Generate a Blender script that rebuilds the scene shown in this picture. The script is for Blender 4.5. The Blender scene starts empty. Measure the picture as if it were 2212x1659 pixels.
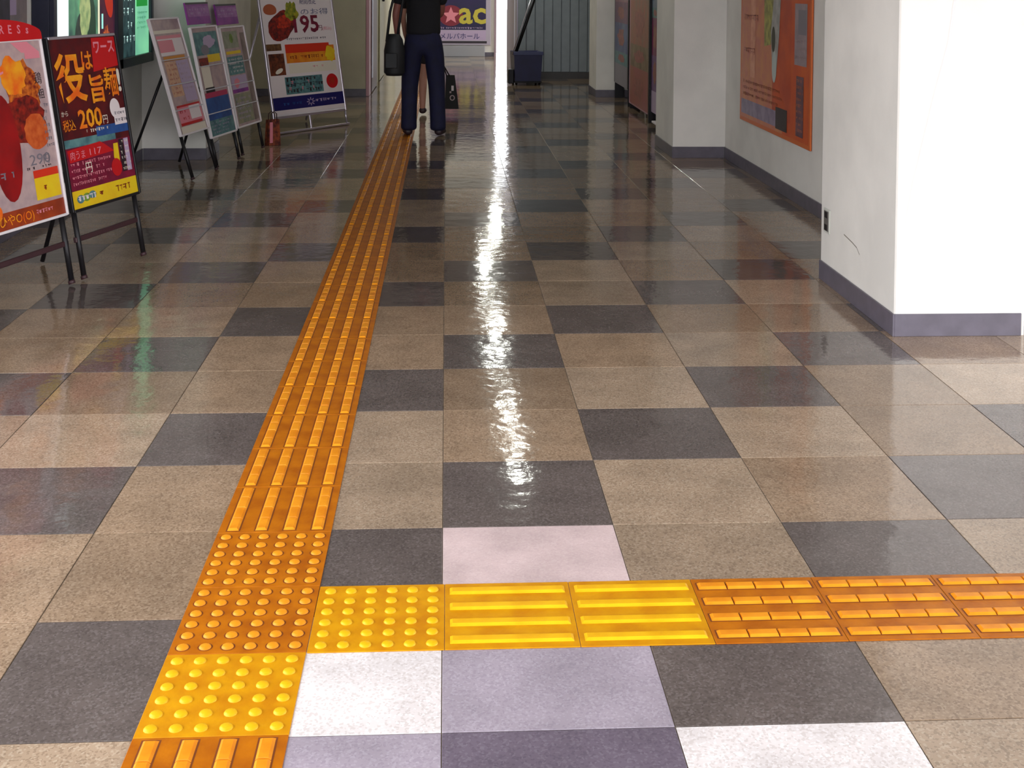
import bpy, bmesh, math, random
from mathutils import Vector, Matrix
random.seed(7)
S = bpy.context.scene
COL = S.collection
sin, cos, rad, pi = math.sin, math.cos, math.radians, math.pi

# ------------------------------------------------------------------ camera
f_px, cx, cy = 2707.56, 1110.94, 62.29
yaw, pit, rol, H = 0.0548, -0.0374, 0.0071, 1.4318
fw = Vector((sin(yaw)*cos(pit), cos(yaw)*cos(pit), sin(pit)))
r0 = Vector((cos(yaw), -sin(yaw), 0)); u0 = r0.cross(fw)
r = r0*cos(rol)+u0*sin(rol); u = -r0*sin(rol)+u0*cos(rol)
cam = bpy.data.cameras.new('camera'); co = bpy.data.objects.new('camera', cam); COL.objects.link(co)
M = Matrix.Identity(4)
for k in range(3):
    M[k][0], M[k][1], M[k][2] = r[k], u[k], -fw[k]
M[2][3] = H
co.matrix_world = M
cam.sensor_fit = 'HORIZONTAL'; cam.sensor_width = 36; cam.lens = f_px/2212*36
cam.shift_x = (1106-cx)/2212; cam.shift_y = (cy-829.5)/2212
cam.clip_start = 0.05; cam.clip_end = 300
S.camera = co
# ------------------------------------------------------------------ world, lights, exposure
S.view_settings.view_transform = 'Standard'; S.view_settings.look = 'None'
S.view_settings.gamma = 1; S.view_settings.use_curve_mapping = False
S.view_settings.exposure = 0.0
W = bpy.data.worlds.new('world'); S.world = W; W.use_nodes = True
bgn = W.node_tree.nodes['Background']
bgn.inputs[0].default_value = (0.95, 0.965, 1.0, 1); bgn.inputs[1].default_value = 6.0
def area(name, loc, rot, sx, sy, power, col=(1, 1, 1)):
    l = bpy.data.lights.new(name, 'AREA'); l.shape = 'RECTANGLE'; l.size = sx; l.size_y = sy
    l.energy = power; l.color = col
    o = bpy.data.objects.new(name, l); o.location = loc; o.rotation_euler = rot; COL.objects.link(o); return o
# daylight through the glass front of the hall (portals for the sky)
for nm, loc, rot, sx, sy in [('front_opening_daylight', (1.8, -4.9, 1.7), (rad(90), 0, 0), 8.2, 3.3),
                             ('side_opening_daylight', (5.95, 0.0, 1.7), (rad(90), 0, rad(90)), 9.6, 3.3),
                             ('left_opening_daylight', (-2.5, -.4, 1.7), (rad(90), 0, rad(-90)), 8.8, 3.3),
                             ('added_passage_daylight', (4.0, 22.75, 1.3), (rad(90), 0, rad(90)), 2.4, 2.6),  # unseen opening added in the side passage to brighten the far corridor
                             ('exit_daylight', (1.5, 24.3, 1.1), (rad(90), 0, rad(180)), 1.2, 2.2)]:
    o = area(nm, loc, rot, sx, sy, 1.0); o.data.cycles.is_portal = True

# ------------------------------------------------------------------ materials
def lin(c):
    return tuple(((v/255)/12.92 if v/255 <= .04045 else ((v/255+.055)/1.055)**2.4) for v in c)
MATS = {}
def mat(name, c, rough=.6, metal=0., var=0., scale=8., c2=None, emis=0., spec=.5, bump=0., bscale=60., alpha=1):
    if name in MATS: return MATS[name]
    m = bpy.data.materials.new(name); m.use_nodes = True; nt = m.node_tree; b = nt.nodes['Principled BSDF']
    col = lin(c)+(1,)
    b.inputs['Base Color'].default_value = col; b.inputs['Roughness'].default_value = rough
    b.inputs['Metallic'].default_value = metal; b.inputs['Specular IOR Level'].default_value = spec
    src = None
    if c2 is not None or var > 0:
        tc = nt.nodes.new('ShaderNodeTexCoord'); n = nt.nodes.new('ShaderNodeTexNoise')
        n.inputs['Scale'].default_value = scale; n.inputs['Detail'].default_value = 5
        nt.links.new(tc.outputs['Object'], n.inputs['Vector'])
        mx = nt.nodes.new('ShaderNodeMix'); mx.data_type = 'RGBA'
        if c2 is None:
            c2 = tuple(max(0, v*(1-var)) for v in c)
        mx.inputs[6].default_value = col; mx.inputs[7].default_value = lin(c2)+(1,)
        rp = nt.nodes.new('ShaderNodeMapRange'); rp.inputs[1].default_value = .35; rp.inputs[2].default_value = .65
        nt.links.new(n.outputs['Fac'], rp.inputs[0]); nt.links.new(rp.outputs[0], mx.inputs[0])
        src = mx.outputs[2]; nt.links.new(src, b.inputs['Base Color'])
    if emis > 0:
        b.inputs['Emission Color'].default_value = col; b.inputs['Emission Strength'].default_value = emis
        if src: nt.links.new(src, b.inputs['Emission Color'])
    if bump > 0:
        tc = nt.nodes.new('ShaderNodeTexCoord'); n = nt.nodes.new('ShaderNodeTexNoise'); n.inputs['Scale'].default_value = bscale
        nt.links.new(tc.outputs['Object'], n.inputs['Vector'])
        bp = nt.nodes.new('ShaderNodeBump'); bp.inputs['Strength'].default_value = bump; bp.inputs['Distance'].default_value = .01
        nt.links.new(n.outputs['Fac'], bp.inputs['Height']); nt.links.new(bp.outputs[0], b.inputs['Normal'])
    MATS[name] = m; return m

def tile_mat(name, c, speck_d, speck_l, amt=.5, tint=.16):
    """polished vinyl-stone tile: fine chips, per-tile shade, waxed wavy surface"""
    m = bpy.data.materials.new(name); m.use_nodes = True; nt = m.node_tree; N = nt.nodes; L = nt.links
    b = N['Principled BSDF']; b.inputs['Roughness'].default_value = .085; b.inputs['Specular IOR Level'].default_value = .62
    geo = N.new('ShaderNodeNewGeometry')
    v = N.new('ShaderNodeTexVoronoi'); v.inputs['Scale'].default_value = 210; L.new(geo.outputs['Position'], v.inputs['Vector'])
    cr = N.new('ShaderNodeValToRGB'); L.new(v.outputs['Color'], cr.inputs[0])
    e = cr.color_ramp; e.interpolation = 'CONSTANT'
    e.elements[0].position = 0; e.elements[0].color = lin(speck_d)+(1,)
    e.elements[1].position = .30; e.elements[1].color = lin(c)+(1,)
    k = e.elements.new(.72); k.color = lin(speck_l)+(1,)
    big = N.new('ShaderNodeTexNoise'); big.inputs['Scale'].default_value = 5.5; big.inputs['Detail'].default_value = 6
    L.new(geo.outputs['Position'], big.inputs['Vector'])
    oi = N.new('ShaderNodeObjectInfo')
    mr = N.new('ShaderNodeMapRange'); mr.inputs[3].default_value = 1-tint; mr.inputs[4].default_value = 1+tint*.7
    L.new(oi.outputs['Random'], mr.inputs[0])
    mr2 = N.new('ShaderNodeMapRange'); mr2.inputs[1].default_value = .3; mr2.inputs[2].default_value = .7
    mr2.inputs[3].default_value = .84; mr2.inputs[4].default_value = 1.13
    L.new(big.outputs['Fac'], mr2.inputs[0])
    mu = N.new('ShaderNodeMath'); mu.operation = 'MULTIPLY'; L.new(mr.outputs[0], mu.inputs[0]); L.new(mr2.outputs[0], mu.inputs[1])
    base = N.new('ShaderNodeMix'); base.data_type = 'RGBA'; base.inputs[0].default_value = amt
    base.inputs[6].default_value = lin(c)+(1,); L.new(cr.outputs[0], base.inputs[7])
    vm = N.new('ShaderNodeVectorMath'); vm.operation = 'SCALE'; L.new(base.outputs[2], vm.inputs[0]); L.new(mu.outputs[0], vm.inputs['Scale'])
    L.new(vm.outputs[0], b.inputs['Base Color'])
    # waxed surface: soft waves and fine unevenness
    w1 = N.new('ShaderNodeTexNoise'); w1.inputs['Scale'].default_value = 9; w1.inputs['Detail'].default_value = 2
    w2 = N.new('ShaderNodeTexNoise'); w2.inputs['Scale'].default_value = 45; w2.inputs['Detail'].default_value = 2
    L.new(geo.outputs['Position'], w1.inputs['Vector']); L.new(geo.outputs['Position'], w2.inputs['Vector'])
    ad = N.new('ShaderNodeMath'); ad.operation = 'MULTIPLY_ADD'; ad.inputs[1].default_value = .18
    L.new(w2.outputs['Fac'], ad.inputs[0]); L.new(w1.outputs['Fac'], ad.inputs[2])
    bp = N.new('ShaderNodeBump'); bp.inputs['Strength'].default_value = 1; bp.inputs['Distance'].default_value = .0018
    L.new(ad.outputs[0], bp.inputs['Height']); L.new(bp.outputs[0], b.inputs['Normal'])
    MATS[name] = m; return m

# ------------------------------------------------------------------ mesh helpers
class MB:
    def __init__(s, T=None):
        s.v, s.f, s.mi, s.mats, s.T, s.sm = [], [], [], [], T, []
    def mid(s, m):
        if m not in s.mats: s.mats.append(m)
        return s.mats.index(m)
    def add(s, vs, fs, m, smooth=False):
        o = len(s.v)
        for p in vs: s.v.append(tuple(s.T(*p)) if s.T else tuple(p))
        k = s.mid(m)
        for q in fs:
            s.f.append(tuple(i+o for i in q)); s.mi.append(k); s.sm.append(smooth)
        return s
    def box(s, x0, x1, y0, y1, z0, z1, m, ch=0.):
        if ch <= 0:
            vs = [(x, y, z) for z in (z0, z1) for y in (y0, y1) for x in (x0, x1)]
            return s.add(vs, [(0, 2, 3, 1), (4, 5, 7, 6), (0, 1, 5, 4), (2, 6, 7, 3), (0, 4, 6, 2), (1, 3, 7, 5)], m)
        bm = bmesh.new(); bmesh.ops.create_cube(bm, size=1)
        for v in bm.verts:
            v.co = Vector(((x0+x1)/2+v.co.x*(x1-x0), (y0+y1)/2+v.co.y*(y1-y0), (z0+z1)/2+v.co.z*(z1-z0)))
        bmesh.ops.bevel(bm, geom=bm.edges[:], offset=ch, segments=1, affect='EDGES')
        bm.verts.index_update()
        s.add([v.co[:] for v in bm.verts], [[v.index for v in f.verts] for f in bm.faces], m); bm.free(); return s
    def tube(s, pts, rr, m, n=10, caps=True, flat=1.0):
        pts = [Vector(p) for p in pts]
        if not isinstance(rr, (list, tuple)): rr = [rr]*len(pts)
        vs, fs = [], []
        for i, p in enumerate(pts):
            d = (pts[min(i+1, len(pts)-1)]-pts[max(i-1, 0)]).normalized()
            a = d.cross(Vector((0, 0, 1)))
            if a.length < .05: a = Vector((1, 0, 0)) if abs(d.x) < .9 else Vector((0, 1, 0))
            a = (a-d*a.dot(d)).normalized(); b = d.cross(a)
            for k in range(n):
                t = 2*pi*k/n
                vs.append(p+a*cos(t)*rr[i]+b*sin(t)*rr[i]*flat)
        for i in range(len(pts)-1):
            for k in range(n):
                fs.append((i*n+k, i*n+(k+1) % n, (i+1)*n+(k+1) % n, (i+1)*n+k))
        if caps:
            fs.append(tuple(range(n))[::-1]); fs.append(tuple((len(pts)-1)*n+k for k in range(n)))
        return s.add(vs, fs, m, True)
    # flat print on a plane y=w (front is -y), u = x, v = z
    def rect(s, u0, u1, v0, v1, w, m, sk=0.):
        return s.add([(u0, -w, v0), (u1, -w, v0), (u1+sk, -w, v1), (u0+sk, -w, v1)], [(0, 1, 2, 3)], m)
    def poly(s, pts, w, m):
        return s.add([(a, -w, b) for a, b in pts], [tuple(range(len(pts)))], m)
    def ell(s, cu, cv, a, b, w, m, n=24, rot=0., jag=0.):
        P = []
        for k in range(n):
            t = 2*pi*k/n; q = 1+jag*(random.random()-.5)
            x, y = a*cos(t)*q, b*sin(t)*q
            P.append((cu+x*cos(rot)-y*sin(rot), cv+x*sin(rot)+y*cos(rot)))
        return s.poly(P, w, m)
    def text(s, body, u0, v0, w, size, m, wid=None, rot=0., off=0., sx=1.):
        cu = bpy.data.curves.new('lettering', 'FONT'); cu.body = body; cu.size = size; cu.resolution_u = 2; cu.offset = off
        cu.fill_mode = 'BOTH'
        o = bpy.data.objects.new('lettering', cu); me = o.to_mesh()
        vs = [v.co.copy() for v in me.vertices]; fs = [tuple(p.vertices) for p in me.polygons]
        if vs:
            x0 = min(v.x for v in vs); x1 = max(v.x for v in vs)
            k = sx if wid is None else wid/(x1-x0)
            out = []
            for v in vs:
                a, b = (v.x-x0)*k, v.y
                out.append((u0+a*cos(rot)-b*sin(rot), -w, v0+a*sin(rot)+b*cos(rot)))
            s.add(out, fs, m)
        o.to_mesh_clear(); bpy.data.objects.remove(o); bpy.data.curves.remove(cu); return s
    def scribble(s, u0, u1, v0, v1, w, m, rows=3, dens=.75, hfrac=.55):
        """lines of print too small to read"""
        rh = (v1-v0)/rows
        for k in range(rows):
            x = u0; v = v1-rh*(k+.5); e = u1-(u1-u0)*random.random()*.2
            while x < e:
                l = rh*hfrac*random.uniform(.5, 1.1)
                if random.random() < dens:
                    h = rh*hfrac*random.uniform(.55, 1)/2; t = rh*hfrac*.16
                    s.rect(x, x+l, v+h-t, v+h, w, m)
                    s.rect(x+l*random.uniform(.2, .7), x+l*random.uniform(.7, .9), v-h, v+h, w, m)
                    if random.random() < .6: s.rect(x, x+l*.8, v-h*.4, v-h*.4+t, w, m)
                x += l*1.25
        return s
    def mesh(s, name):
        me = bpy.data.meshes.new(name); me.from_pydata(s.v, [], s.f)
        for m in s.mats: me.materials.append(m)
        me.polygons.foreach_set('material_index', s.mi)
        me.polygons.foreach_set('use_smooth', s.sm)
        me.update(); return me
    def obj(s, name, parent=None, label=None, cat=None, group=None, kind=None):
        o = bpy.data.objects.new(name, s.mesh(name)); COL.objects.link(o)
        if parent: o.parent = parent
        return tag(o, label, cat, group, kind)
def tag(o, label=None, cat=None, group=None, kind=None):
    for k, v in (('label', label), ('category', cat), ('group', group), ('kind', kind)):
        if v: o[k] = v
    return o
def thing(name, label, cat, loc=(0, 0, 0), rz=0., group=None):
    o = bpy.data.objects.new(name, None); COL.objects.link(o); o.empty_display_size = .1
    o.location = loc; o.rotation_euler = (0, 0, rz); return tag(o, label, cat, group)
def inst(name, me, parent=None, loc=(0, 0, 0), rz=0.):
    o = bpy.data.objects.new(name, me); COL.objects.link(o); o.location = loc; o.rotation_euler = (0, 0, rz)
    if parent: o.parent = parent
    return o
def struct(name, mb, parent=None):
    return mb.obj(name, parent, kind=None if parent else 'structure')

# ------------------------------------------------------------------ setting
wallw = mat('wall_plaster', (230, 226, 220), .75, var=.05, scale=3, bump=.06, bscale=90)
wallg = mat('wall_cream', (190, 184, 160), .8, var=.06, scale=3, bump=.15, bscale=90)
ceilm = mat('ceiling_board', (205, 203, 198), .85, var=.03)
basem = mat('vinyl_baseboard', (100, 94, 106), .4, var=.12, scale=12)
grout = mat('tile_joint', (128, 116, 104), .7)
outg = mat('outdoor_paving', (170, 170, 170), .9)
MB().box(-40, 40, -45, 70, -.3, -.12, outg).obj('ground', kind='structure')
floor = MB().box(-2.6, 6, -5, 25.5, -.1, -.0022, grout).obj('floor', kind='structure')
struct('ceiling', MB().box(-2.6, 6.1, 4.0, 25.5, 2.62, 2.75, ceilm).box(-2.6, 6.1, -5.05, 4.0, 3.4, 3.52, ceilm).box(-2.6, 6.1, 4.0, 4.1, 2.62, 3.52, ceilm))  # unseen hall part raised so that more daylight reaches deep inside
struct('wall_left', MB().box(-2.55, -2.4, 4.1, 15.75, -.02, 2.62, wallw))
struct('wall_left_pillar', MB().box(-2.4, -1.9, 10.05, 10.6, -.02, 2.62, wallw))
struct('wall_left_return', MB().box(-2.4, -.96, 15.6, 15.75, -.02, 2.62, wallg))
struct('wall_left_far', MB().box(-1.1, -.96, 15.75, 24.0, -.02, 2.62, wallg))
struct('wall_end', MB().box(-.96, .93, 24.0, 24.12, -.02, 2.62, wallw).box(.93, 1.75, 24.0, 24.12, 2.3, 2.62, wallw).box(1.75, 4, 24.0, 24.12, -.02, 2.62, wallw))
struct('wall_passage', MB().box(1.05, 1.2, 18.53, 21.5, -.02, 2.62, mat('passage_paint', (176, 168, 188), .5)))
struct('wall_far_corner', MB().box(1.2, 3.9, 21.35, 21.5, -.02, 2.62, wallw))
struct('wall_right_far', MB().box(2.25, 2.4, 16.3, 18.5, -.02, 2.62, wallg))
struct('wall_right_pillar_far', MB().box(1.88, 2.4, 15.54, 16.3, -.02, 2.62, wallw))
struct('wall_right_middle', MB().box(2.3, 2.45, 10.98, 15.54, -.02, 2.62, wallw))
struct('wall_right_pillar_middle', MB().box(1.864, 2.4, 10.14, 10.98, -.02, 2.62, wallw))
struct('wall_right', MB().box(2.296, 2.45, 5.97, 10.14, -.02, 2.62, wallw))
struct('wall_right_pillar_near', MB().box(1.83, 2.375, 4.965, 5.97, -.02, 2.62, wallw, .006).box(2.375, 6, 5.02, 5.97, -.02, 2.62, wallw))
# glass fronts of the hall behind the camera: posts and rails only show from inside
alu = mat('aluminium_post', (150, 150, 155), .35, 1)
glass = bpy.data.materials.new('clear_glass'); glass.use_nodes = True
gb = glass.node_tree.nodes['Principled BSDF']; gb.inputs['Transmission Weight'].default_value = 1; gb.inputs['Roughness'].default_value = 0; gb.inputs['IOR'].default_value = 1.02
w1 = MB()
for x in (-2.4, -.3, 1.8, 3.9, 5.95): w1.box(x-.03, x+.03, -5, -4.94, 0, 3.4, alu)
w1.box(-2.4, 6, -5, -4.94, 2.5, 2.62, alu); struct('window_1', w1)
w2 = MB()
for y in (-4.9, -1.6, 1.7, 4.95): w2.box(5.94, 6, y-.03, y+.03, 0, 3.4, alu)
w2.box(5.94, 6, -4.9, 5, 2.5, 2.62, alu); struct('window_2', w2)
w3 = MB()
for y in (-4.9, -2.0, 1.0, 4.0): w3.box(-2.55, -2.49, y-.03, y+.03, 0, 3.4, alu)
w3.box(-2.55, -2.49, -4.9, 4.1, 2.5, 2.62, alu); struct('window_3', w3)

# scuffs on the near pillar
sc_m = mat('scuff', (216, 212, 212), .8)
wp = bpy.data.objects['wall_right_pillar_near']
q = MB(); pts = [(2.06, 1.40), (2.035, 1.2), (1.985, 1.0), (1.94, .8), (1.90, .62), (1.872, .45)]
q.add([(x-.006, 4.9645, z) for x, z in pts]+[(x+.006, 4.9645, z) for x, z in pts], [(k, k+6, k+7, k+1) for k in range(5)], sc_m).obj('scuff_mark', wp)
q = MB(); pts = [(5.62, .285), (5.5, .272), (5.44, .262), (5.40, .238)]
q.add([(1.8295, y, z-.0025) for y, z in pts]+[(1.8295, y, z+.0025) for y, z in pts], [(k, k+1, k+5, k+4) for k in range(3)], mat('dark_scuff', (120, 112, 100), .8)).obj('scuff_mark', wp)

# baseboards
def bb(name, segs, hh=.092, m=basem):
    b = MB()
    for (x0, y0, x1, y1, nx, ny) in segs:
        t = .008
        b.box(min(x0, x1)-(t if nx < 0 else 0), max(x0, x1)+(t if nx > 0 else 0), min(y0, y1)-(t if ny < 0 else 0), max(y0, y1)+(t if ny > 0 else 0), 0, hh, m, .0015)
    struct(name, b)
bb('baseboard_right_near', [(1.83, 4.965, 2.358, 4.965, 0, -1), (1.83, 4.957, 1.83, 5.97, -1, 0)])
bb('baseboard_right_hall', [(2.39, 5.02, 6, 5.02, 0, -1)])
bb('baseboard_right', [(2.296, 5.97, 2.296, 10.14, -1, 0)])
bb('baseboard_right_middle', [(1.864, 10.14, 2.285, 10.14, 0, -1), (1.864, 10.13, 1.864, 10.98, -1, 0)])
bb('baseboard_right_far', [(1.88, 15.54, 2.3, 15.54, 0, -1), (1.88, 15.53, 1.88, 16.3, -1, 0)])
bb('baseboard_left', [(-2.4, 5.0, -2.4, 10.04, 1, 0), (-2.39, 10.05, -1.9, 10.05, 0, -1), (-1.9, 10.05, -1.9, 10.6, 1, 0), (-2.4, 10.6, -2.4, 15.59, 1, 0)])
bb('baseboard_left_far', [(-2.39, 15.6, -.96, 15.6, 0, -1)])
bb('baseboard_end', [(-.95, 24.0, .93, 24.0, 0, -1)], .08)
# pink corner trim, brown door, dark handled door on the far left wall
pink = mat('pink_trim', (196, 150, 160), .5)
struct('trim_1', MB().box(-.985, -.945, 15.59, 15.98, 0, 2.62, pink, .004))
brown = mat('brown_door', (92, 62, 58), .5, var=.1)
d1 = MB().box(-.955, -.935, 15.99, 17.2, 0.01, 2.1, brown, .004).obj('door_1', kind='structure')
MB().box(-.935, -.92, 16.0, 16.04, .2, 1.9, alu).obj('door_edge', d1)
d2 = MB().box(-.955, -.938, 18.0, 19.2, 0.01, 2.1, mat('cream_door', (176, 170, 128), .5, var=.1)).obj('door_2', kind='structure')
dk = mat('dark_metal', (28, 26, 30), .4, .6)
MB().box(-.936, -.90, 18.6, 18.64, 1.13, 1.45, dk, .006).obj('door_handle', d2)
# exit door frame (open to bright daylight)
struct('door_3', MB().box(.93, .97, 23.96, 24.14, 0, 2.3, mat('exit_jamb', (150, 128, 138), .5)).box(1.71, 1.75, 23.96, 24.14, 0, 2.3, alu).box(.93, 1.75, 23.96, 24.14, 2.25, 2.3, alu))
struct('trim_2', MB().box(1.035, 1.05, 18.9, 18.96, 0, 2.6, mat('white_trim', (225, 222, 235), .4)))
# grey ribbed metal partition at the back right
part = mat('grey_partition', (134, 142, 150), .45, .1, var=.05)
pw = MB().box(1.2, 2.3, 18.52, 18.6, -.02, 2.62, part).obj('wall_back_right', kind='structure')
for k in range(9):
    x = 1.07+k*.13
    MB().box(x, x+.122, 18.5, 18.522, .1, 2.6, part, .006).obj('panel', pw)
MB().box(1.2, 2.25, 18.49, 18.52, 0, .1, mat('dark_kick', (64, 60, 62), .5)).obj('kick_plate', pw)

# ------------------------------------------------------------------ floor tiles
T = .45; X0 = -.001; Y0 = 3.242
def rowY(j): return Y0+j*T
tan = tile_mat('tan_tile', (148, 125, 103), (108, 88, 70), (172, 152, 130))
tan2 = tile_mat('light_tan_tile', (160, 139, 118), (122, 103, 86), (182, 166, 146))
drk = tile_mat('charcoal_tile', (96, 87, 84), (76, 68, 65), (118, 110, 108), tint=.1)
whi = tile_mat('white_tile', (222, 215, 215), (200, 190, 188), (236, 232, 234), .6, .02)
pnk = tile_mat('pink_white_tile', (206, 184, 184), (192, 170, 172), (216, 198, 198), .35, .02)
lav = tile_mat('lavender_grey_tile', (158, 148, 160), (140, 130, 144), (174, 166, 178), .45, .02)
dlv = tile_mat('dark_lavender_tile', (104, 94, 108), (88, 78, 92), (122, 114, 126), .45, .02)
g = .0009
def tmesh(m): return MB().box(g, T-g, g, T-g, -.0022, 0, m, .0012).mesh('tile')
TM = {m.name: tmesh(m) for m in (tan, tan2, drk, whi, pnk, lav, dlv)}
special = {(-1, -2): whi, (1, -3): whi, (0, -1): pnk, (0, -2): lav, (-1, -3): lav, (0, -3): dlv}
def tcol(c, rr_):
    if (c, rr_) in special: return special[(c, rr_)]
    if (rr_-c) % 3 == 0: return drk
    return tan2 if random.random() < .3 else tan
singles = set()
far = MB()
for rr_ in range(-18, 49):
    y = rowY(rr_)
    for c in range(-6, 13):
        x = X0+c*T; yc = y+T/2; xc = x+T/2
        m = tcol(c, rr_)
        if y > 25.2: continue
        vis = 1.75 < y < 12.2 and -.356*(y+T)-.45 < xc < .47*(y+T)+.3 and x > -2.7 and not (y > 5.0 and x > 2.1) and not (y > 4.9 and y < 5.9 and x > 1.8)
        if vis:
            o = inst('tile', TM[m.name], floor, (x, y, 0))
            singles.add((c, rr_))
        else:
            far.box(x+g, x+T-g, y+g, y+T-g, -.0022, 0, m)
print('tiles single', len(singles))
far.obj('tile_field', floor, kind='stuff')

# ------------------------------------------------------------------ tactile paving
def rubber(name, c, c2, rough=.42):
    return mat(name, c, rough, c2=c2, scale=14, bump=.05, bscale=120, spec=.25)
ora = rubber('orange_block', (186, 108, 4), (160, 84, 2)); orb = rubber('orange_ridge', (228, 150, 30), (210, 124, 16), .4)
yel = rubber('yellow_block', (206, 146, 4), (190, 122, 0)); yeb = rubber('yellow_ridge', (228, 178, 20), (216, 158, 12), .35)
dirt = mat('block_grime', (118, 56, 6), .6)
B = .2936; TH = .0025
base_o = MB().box(-B/2+.0006, B/2-.0006, -B/2+.0006, B/2-.0006, 0, TH, ora, .001).mesh('block')
base_y = MB().box(-B/2+.0006, B/2-.0006, -B/2+.0006, B/2-.0006, 0, TH, yel, .001).mesh('block')
def bar_mesh(m, notches):
    b = MB(); L = B*.46; n = 4 if notches else 1; seg = 2*L/n
    for k in range(n):
        y0 = -L+k*seg+(.0015 if notches and k else 0); y1 = -L+(k+1)*seg-(.0015 if notches and k < n-1 else 0)
        w0, w1, hh = .015, .0095, .0052
        P = []
        for (yy, e) in ((y0, 0), (y0+.006 if k == 0 else y0+.0015, 1), (y1-.006 if k == n-1 else y1-.0015, 1), (y1, 0)):
            z = hh if e else .0005; w = w1 if e else w0
            P += [(-w0, yy, 0), (-w, yy, z), (w, yy, z), (w0, yy, 0)]
        F = []
        for q in range(3):
            for t in range(3):
                F.append((q*4+t, q*4+t+1, (q+1)*4+t+1, (q+1)*4+t))
        F += [(0, 3, 2, 1), (12, 13, 14, 15)]
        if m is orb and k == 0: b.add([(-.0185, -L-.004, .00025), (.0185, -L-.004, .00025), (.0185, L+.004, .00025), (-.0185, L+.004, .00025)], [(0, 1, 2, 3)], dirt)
        b.add(P, [f[::-1] for f in F], m)
    return b
def dome_mb(m, cx_=0, cy_=0, b=None):
    b = b or MB(); n = 12; vs = []; rings = [(.0135, 0), (.0118, .003), (.0085, .0048)]
    for rr2, z in rings:
        vs += [(cx_+rr2*cos(2*pi*k/n), cy_+rr2*sin(2*pi*k/n), z) for k in range(n)]
    vs.append((cx_, cy_, .0053)); fs = []
    for q in range(2):
        fs += [(q*n+k, q*n+(k+1) % n, (q+1)*n+(k+1) % n, (q+1)*n+k) for k in range(n)]
    fs += [(2*n+k, 2*n+(k+1) % n, 3*n) for k in range(n)]
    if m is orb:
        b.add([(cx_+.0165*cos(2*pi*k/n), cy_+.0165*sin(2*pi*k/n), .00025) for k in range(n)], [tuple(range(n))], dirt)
    return b.add(vs, fs, m, True)
bar_o = bar_mesh(orb, True).mesh('ridge'); bar_y = bar_mesh(yeb, False).mesh('ridge')
dome_o = dome_mb(orb).mesh('dome'); dome_y = dome_mb(yeb).mesh('dome')
fb = MB()
for k in range(4):
    xx = (-1.5+k)*.0725
    q = bar_mesh(orb, False); q.T = None; fb.add([(v[0]+xx, v[1], v[2]) for v in q.v], [f for f, mi in zip(q.f, q.mi) if q.mats[mi] is orb], orb); fb.add([(v[0]+xx, v[1], v[2]) for v in q.v], [f for f, mi in zip(q.f, q.mi) if q.mats[mi] is dirt], dirt)
fourbars = fb.mesh('ridge_set')
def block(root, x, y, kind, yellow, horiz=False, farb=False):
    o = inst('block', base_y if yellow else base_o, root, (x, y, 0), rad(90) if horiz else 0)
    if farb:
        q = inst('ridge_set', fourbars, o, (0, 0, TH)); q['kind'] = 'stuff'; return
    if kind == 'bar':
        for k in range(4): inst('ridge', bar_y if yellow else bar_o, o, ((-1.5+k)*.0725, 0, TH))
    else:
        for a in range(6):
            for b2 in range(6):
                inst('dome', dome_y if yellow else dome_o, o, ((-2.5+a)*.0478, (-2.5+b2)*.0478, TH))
tp = thing('tactile_path', 'long orange and yellow tactile guide strip running down the corridor', 'tactile paving', (-.436, 0, 0))
ys = 2.345
block(tp, 0, ys+B/2, 'dome', True)
block(tp, 0, ys+B*1.5, 'dome', False); block(tp, 0, ys+B*2.5, 'dome', False)
for k in range(1, 5): block(tp, 0, ys-B*(k-.5), 'bar', False)
k = 0
while ys+B*(3.5+k) < 23.2:
    yb = ys+B*(3.5+k); block(tp, 0, yb, 'bar', False, farb=yb > 9.2); k += 1
tp2 = thing('tactile_path', 'short orange and yellow tactile guide strip branching off to the right', 'tactile paving', (-.289, 2.782, .0))
block(tp2, B/2, 0, 'dome', True)
for k in range(1, 18): block(tp2, B*(k+.5), 0, 'bar', k < 3, horiz=True)

# ------------------------------------------------------------------ poster stands
def board_T(al):
    sa, ca = sin(al), cos(al)
    # local (u, y, v): y>0 behind the board plane
    return lambda x, y, z: (x, z*sa+y*ca, z*ca-y*sa)
black = mat('black_leg', (26, 24, 28), .45, .3); silver = mat('silver_frame', (196, 190, 200), .3, .7)
whitef = mat('white_frame', (224, 216, 220), .45); maroon = mat('maroon_wood', (56, 30, 36), .5)
P = lambda n, c, c2=None, sc=30, r=.4: mat('print_'+n, c, r, c2=c2, scale=sc)
pw_ = P('white', (226, 214, 216)); pcream = P('cream', (222, 212, 196)); pred = P('red', (188, 10, 20)); pdred = P('dark_red', (92, 6, 14), (60, 4, 16), 14)
pblk = P('black', (34, 22, 32)); porg = P('orange', (222, 92, 12), (232, 142, 24), 22); pyel = P('yellow', (226, 196, 24), (222, 178, 20), 10)
pgold = P('gold', (236, 160, 24), (228, 96, 16), 12); pnavy = P('navy', (14, 16, 92)); pblu = P('blue', (40, 84, 150), (24, 60, 120), 12)
pteal = P('teal', (96, 140, 140), (60, 100, 110), 20); pgrey = P('grey', (120, 114, 124)); pgrn = P('green', (120, 150, 52), (70, 92, 24), 24)
pfood = P('fried_food', (214, 112, 30), (120, 24, 14), 38); pmeat = P('red_dish', (150, 30, 14), (70, 8, 12), 34); ppurp = P('purple', (110, 34, 128), (150, 60, 150), 9)
plil = P('lilac', (176, 156, 186)); pwine = P('wine', (128, 10, 50), (96, 8, 40), 12); ppink = P('pink', (218, 130, 144)); pbrn = P('brown', (128, 42, 14), (160, 60, 20), 10)
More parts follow.
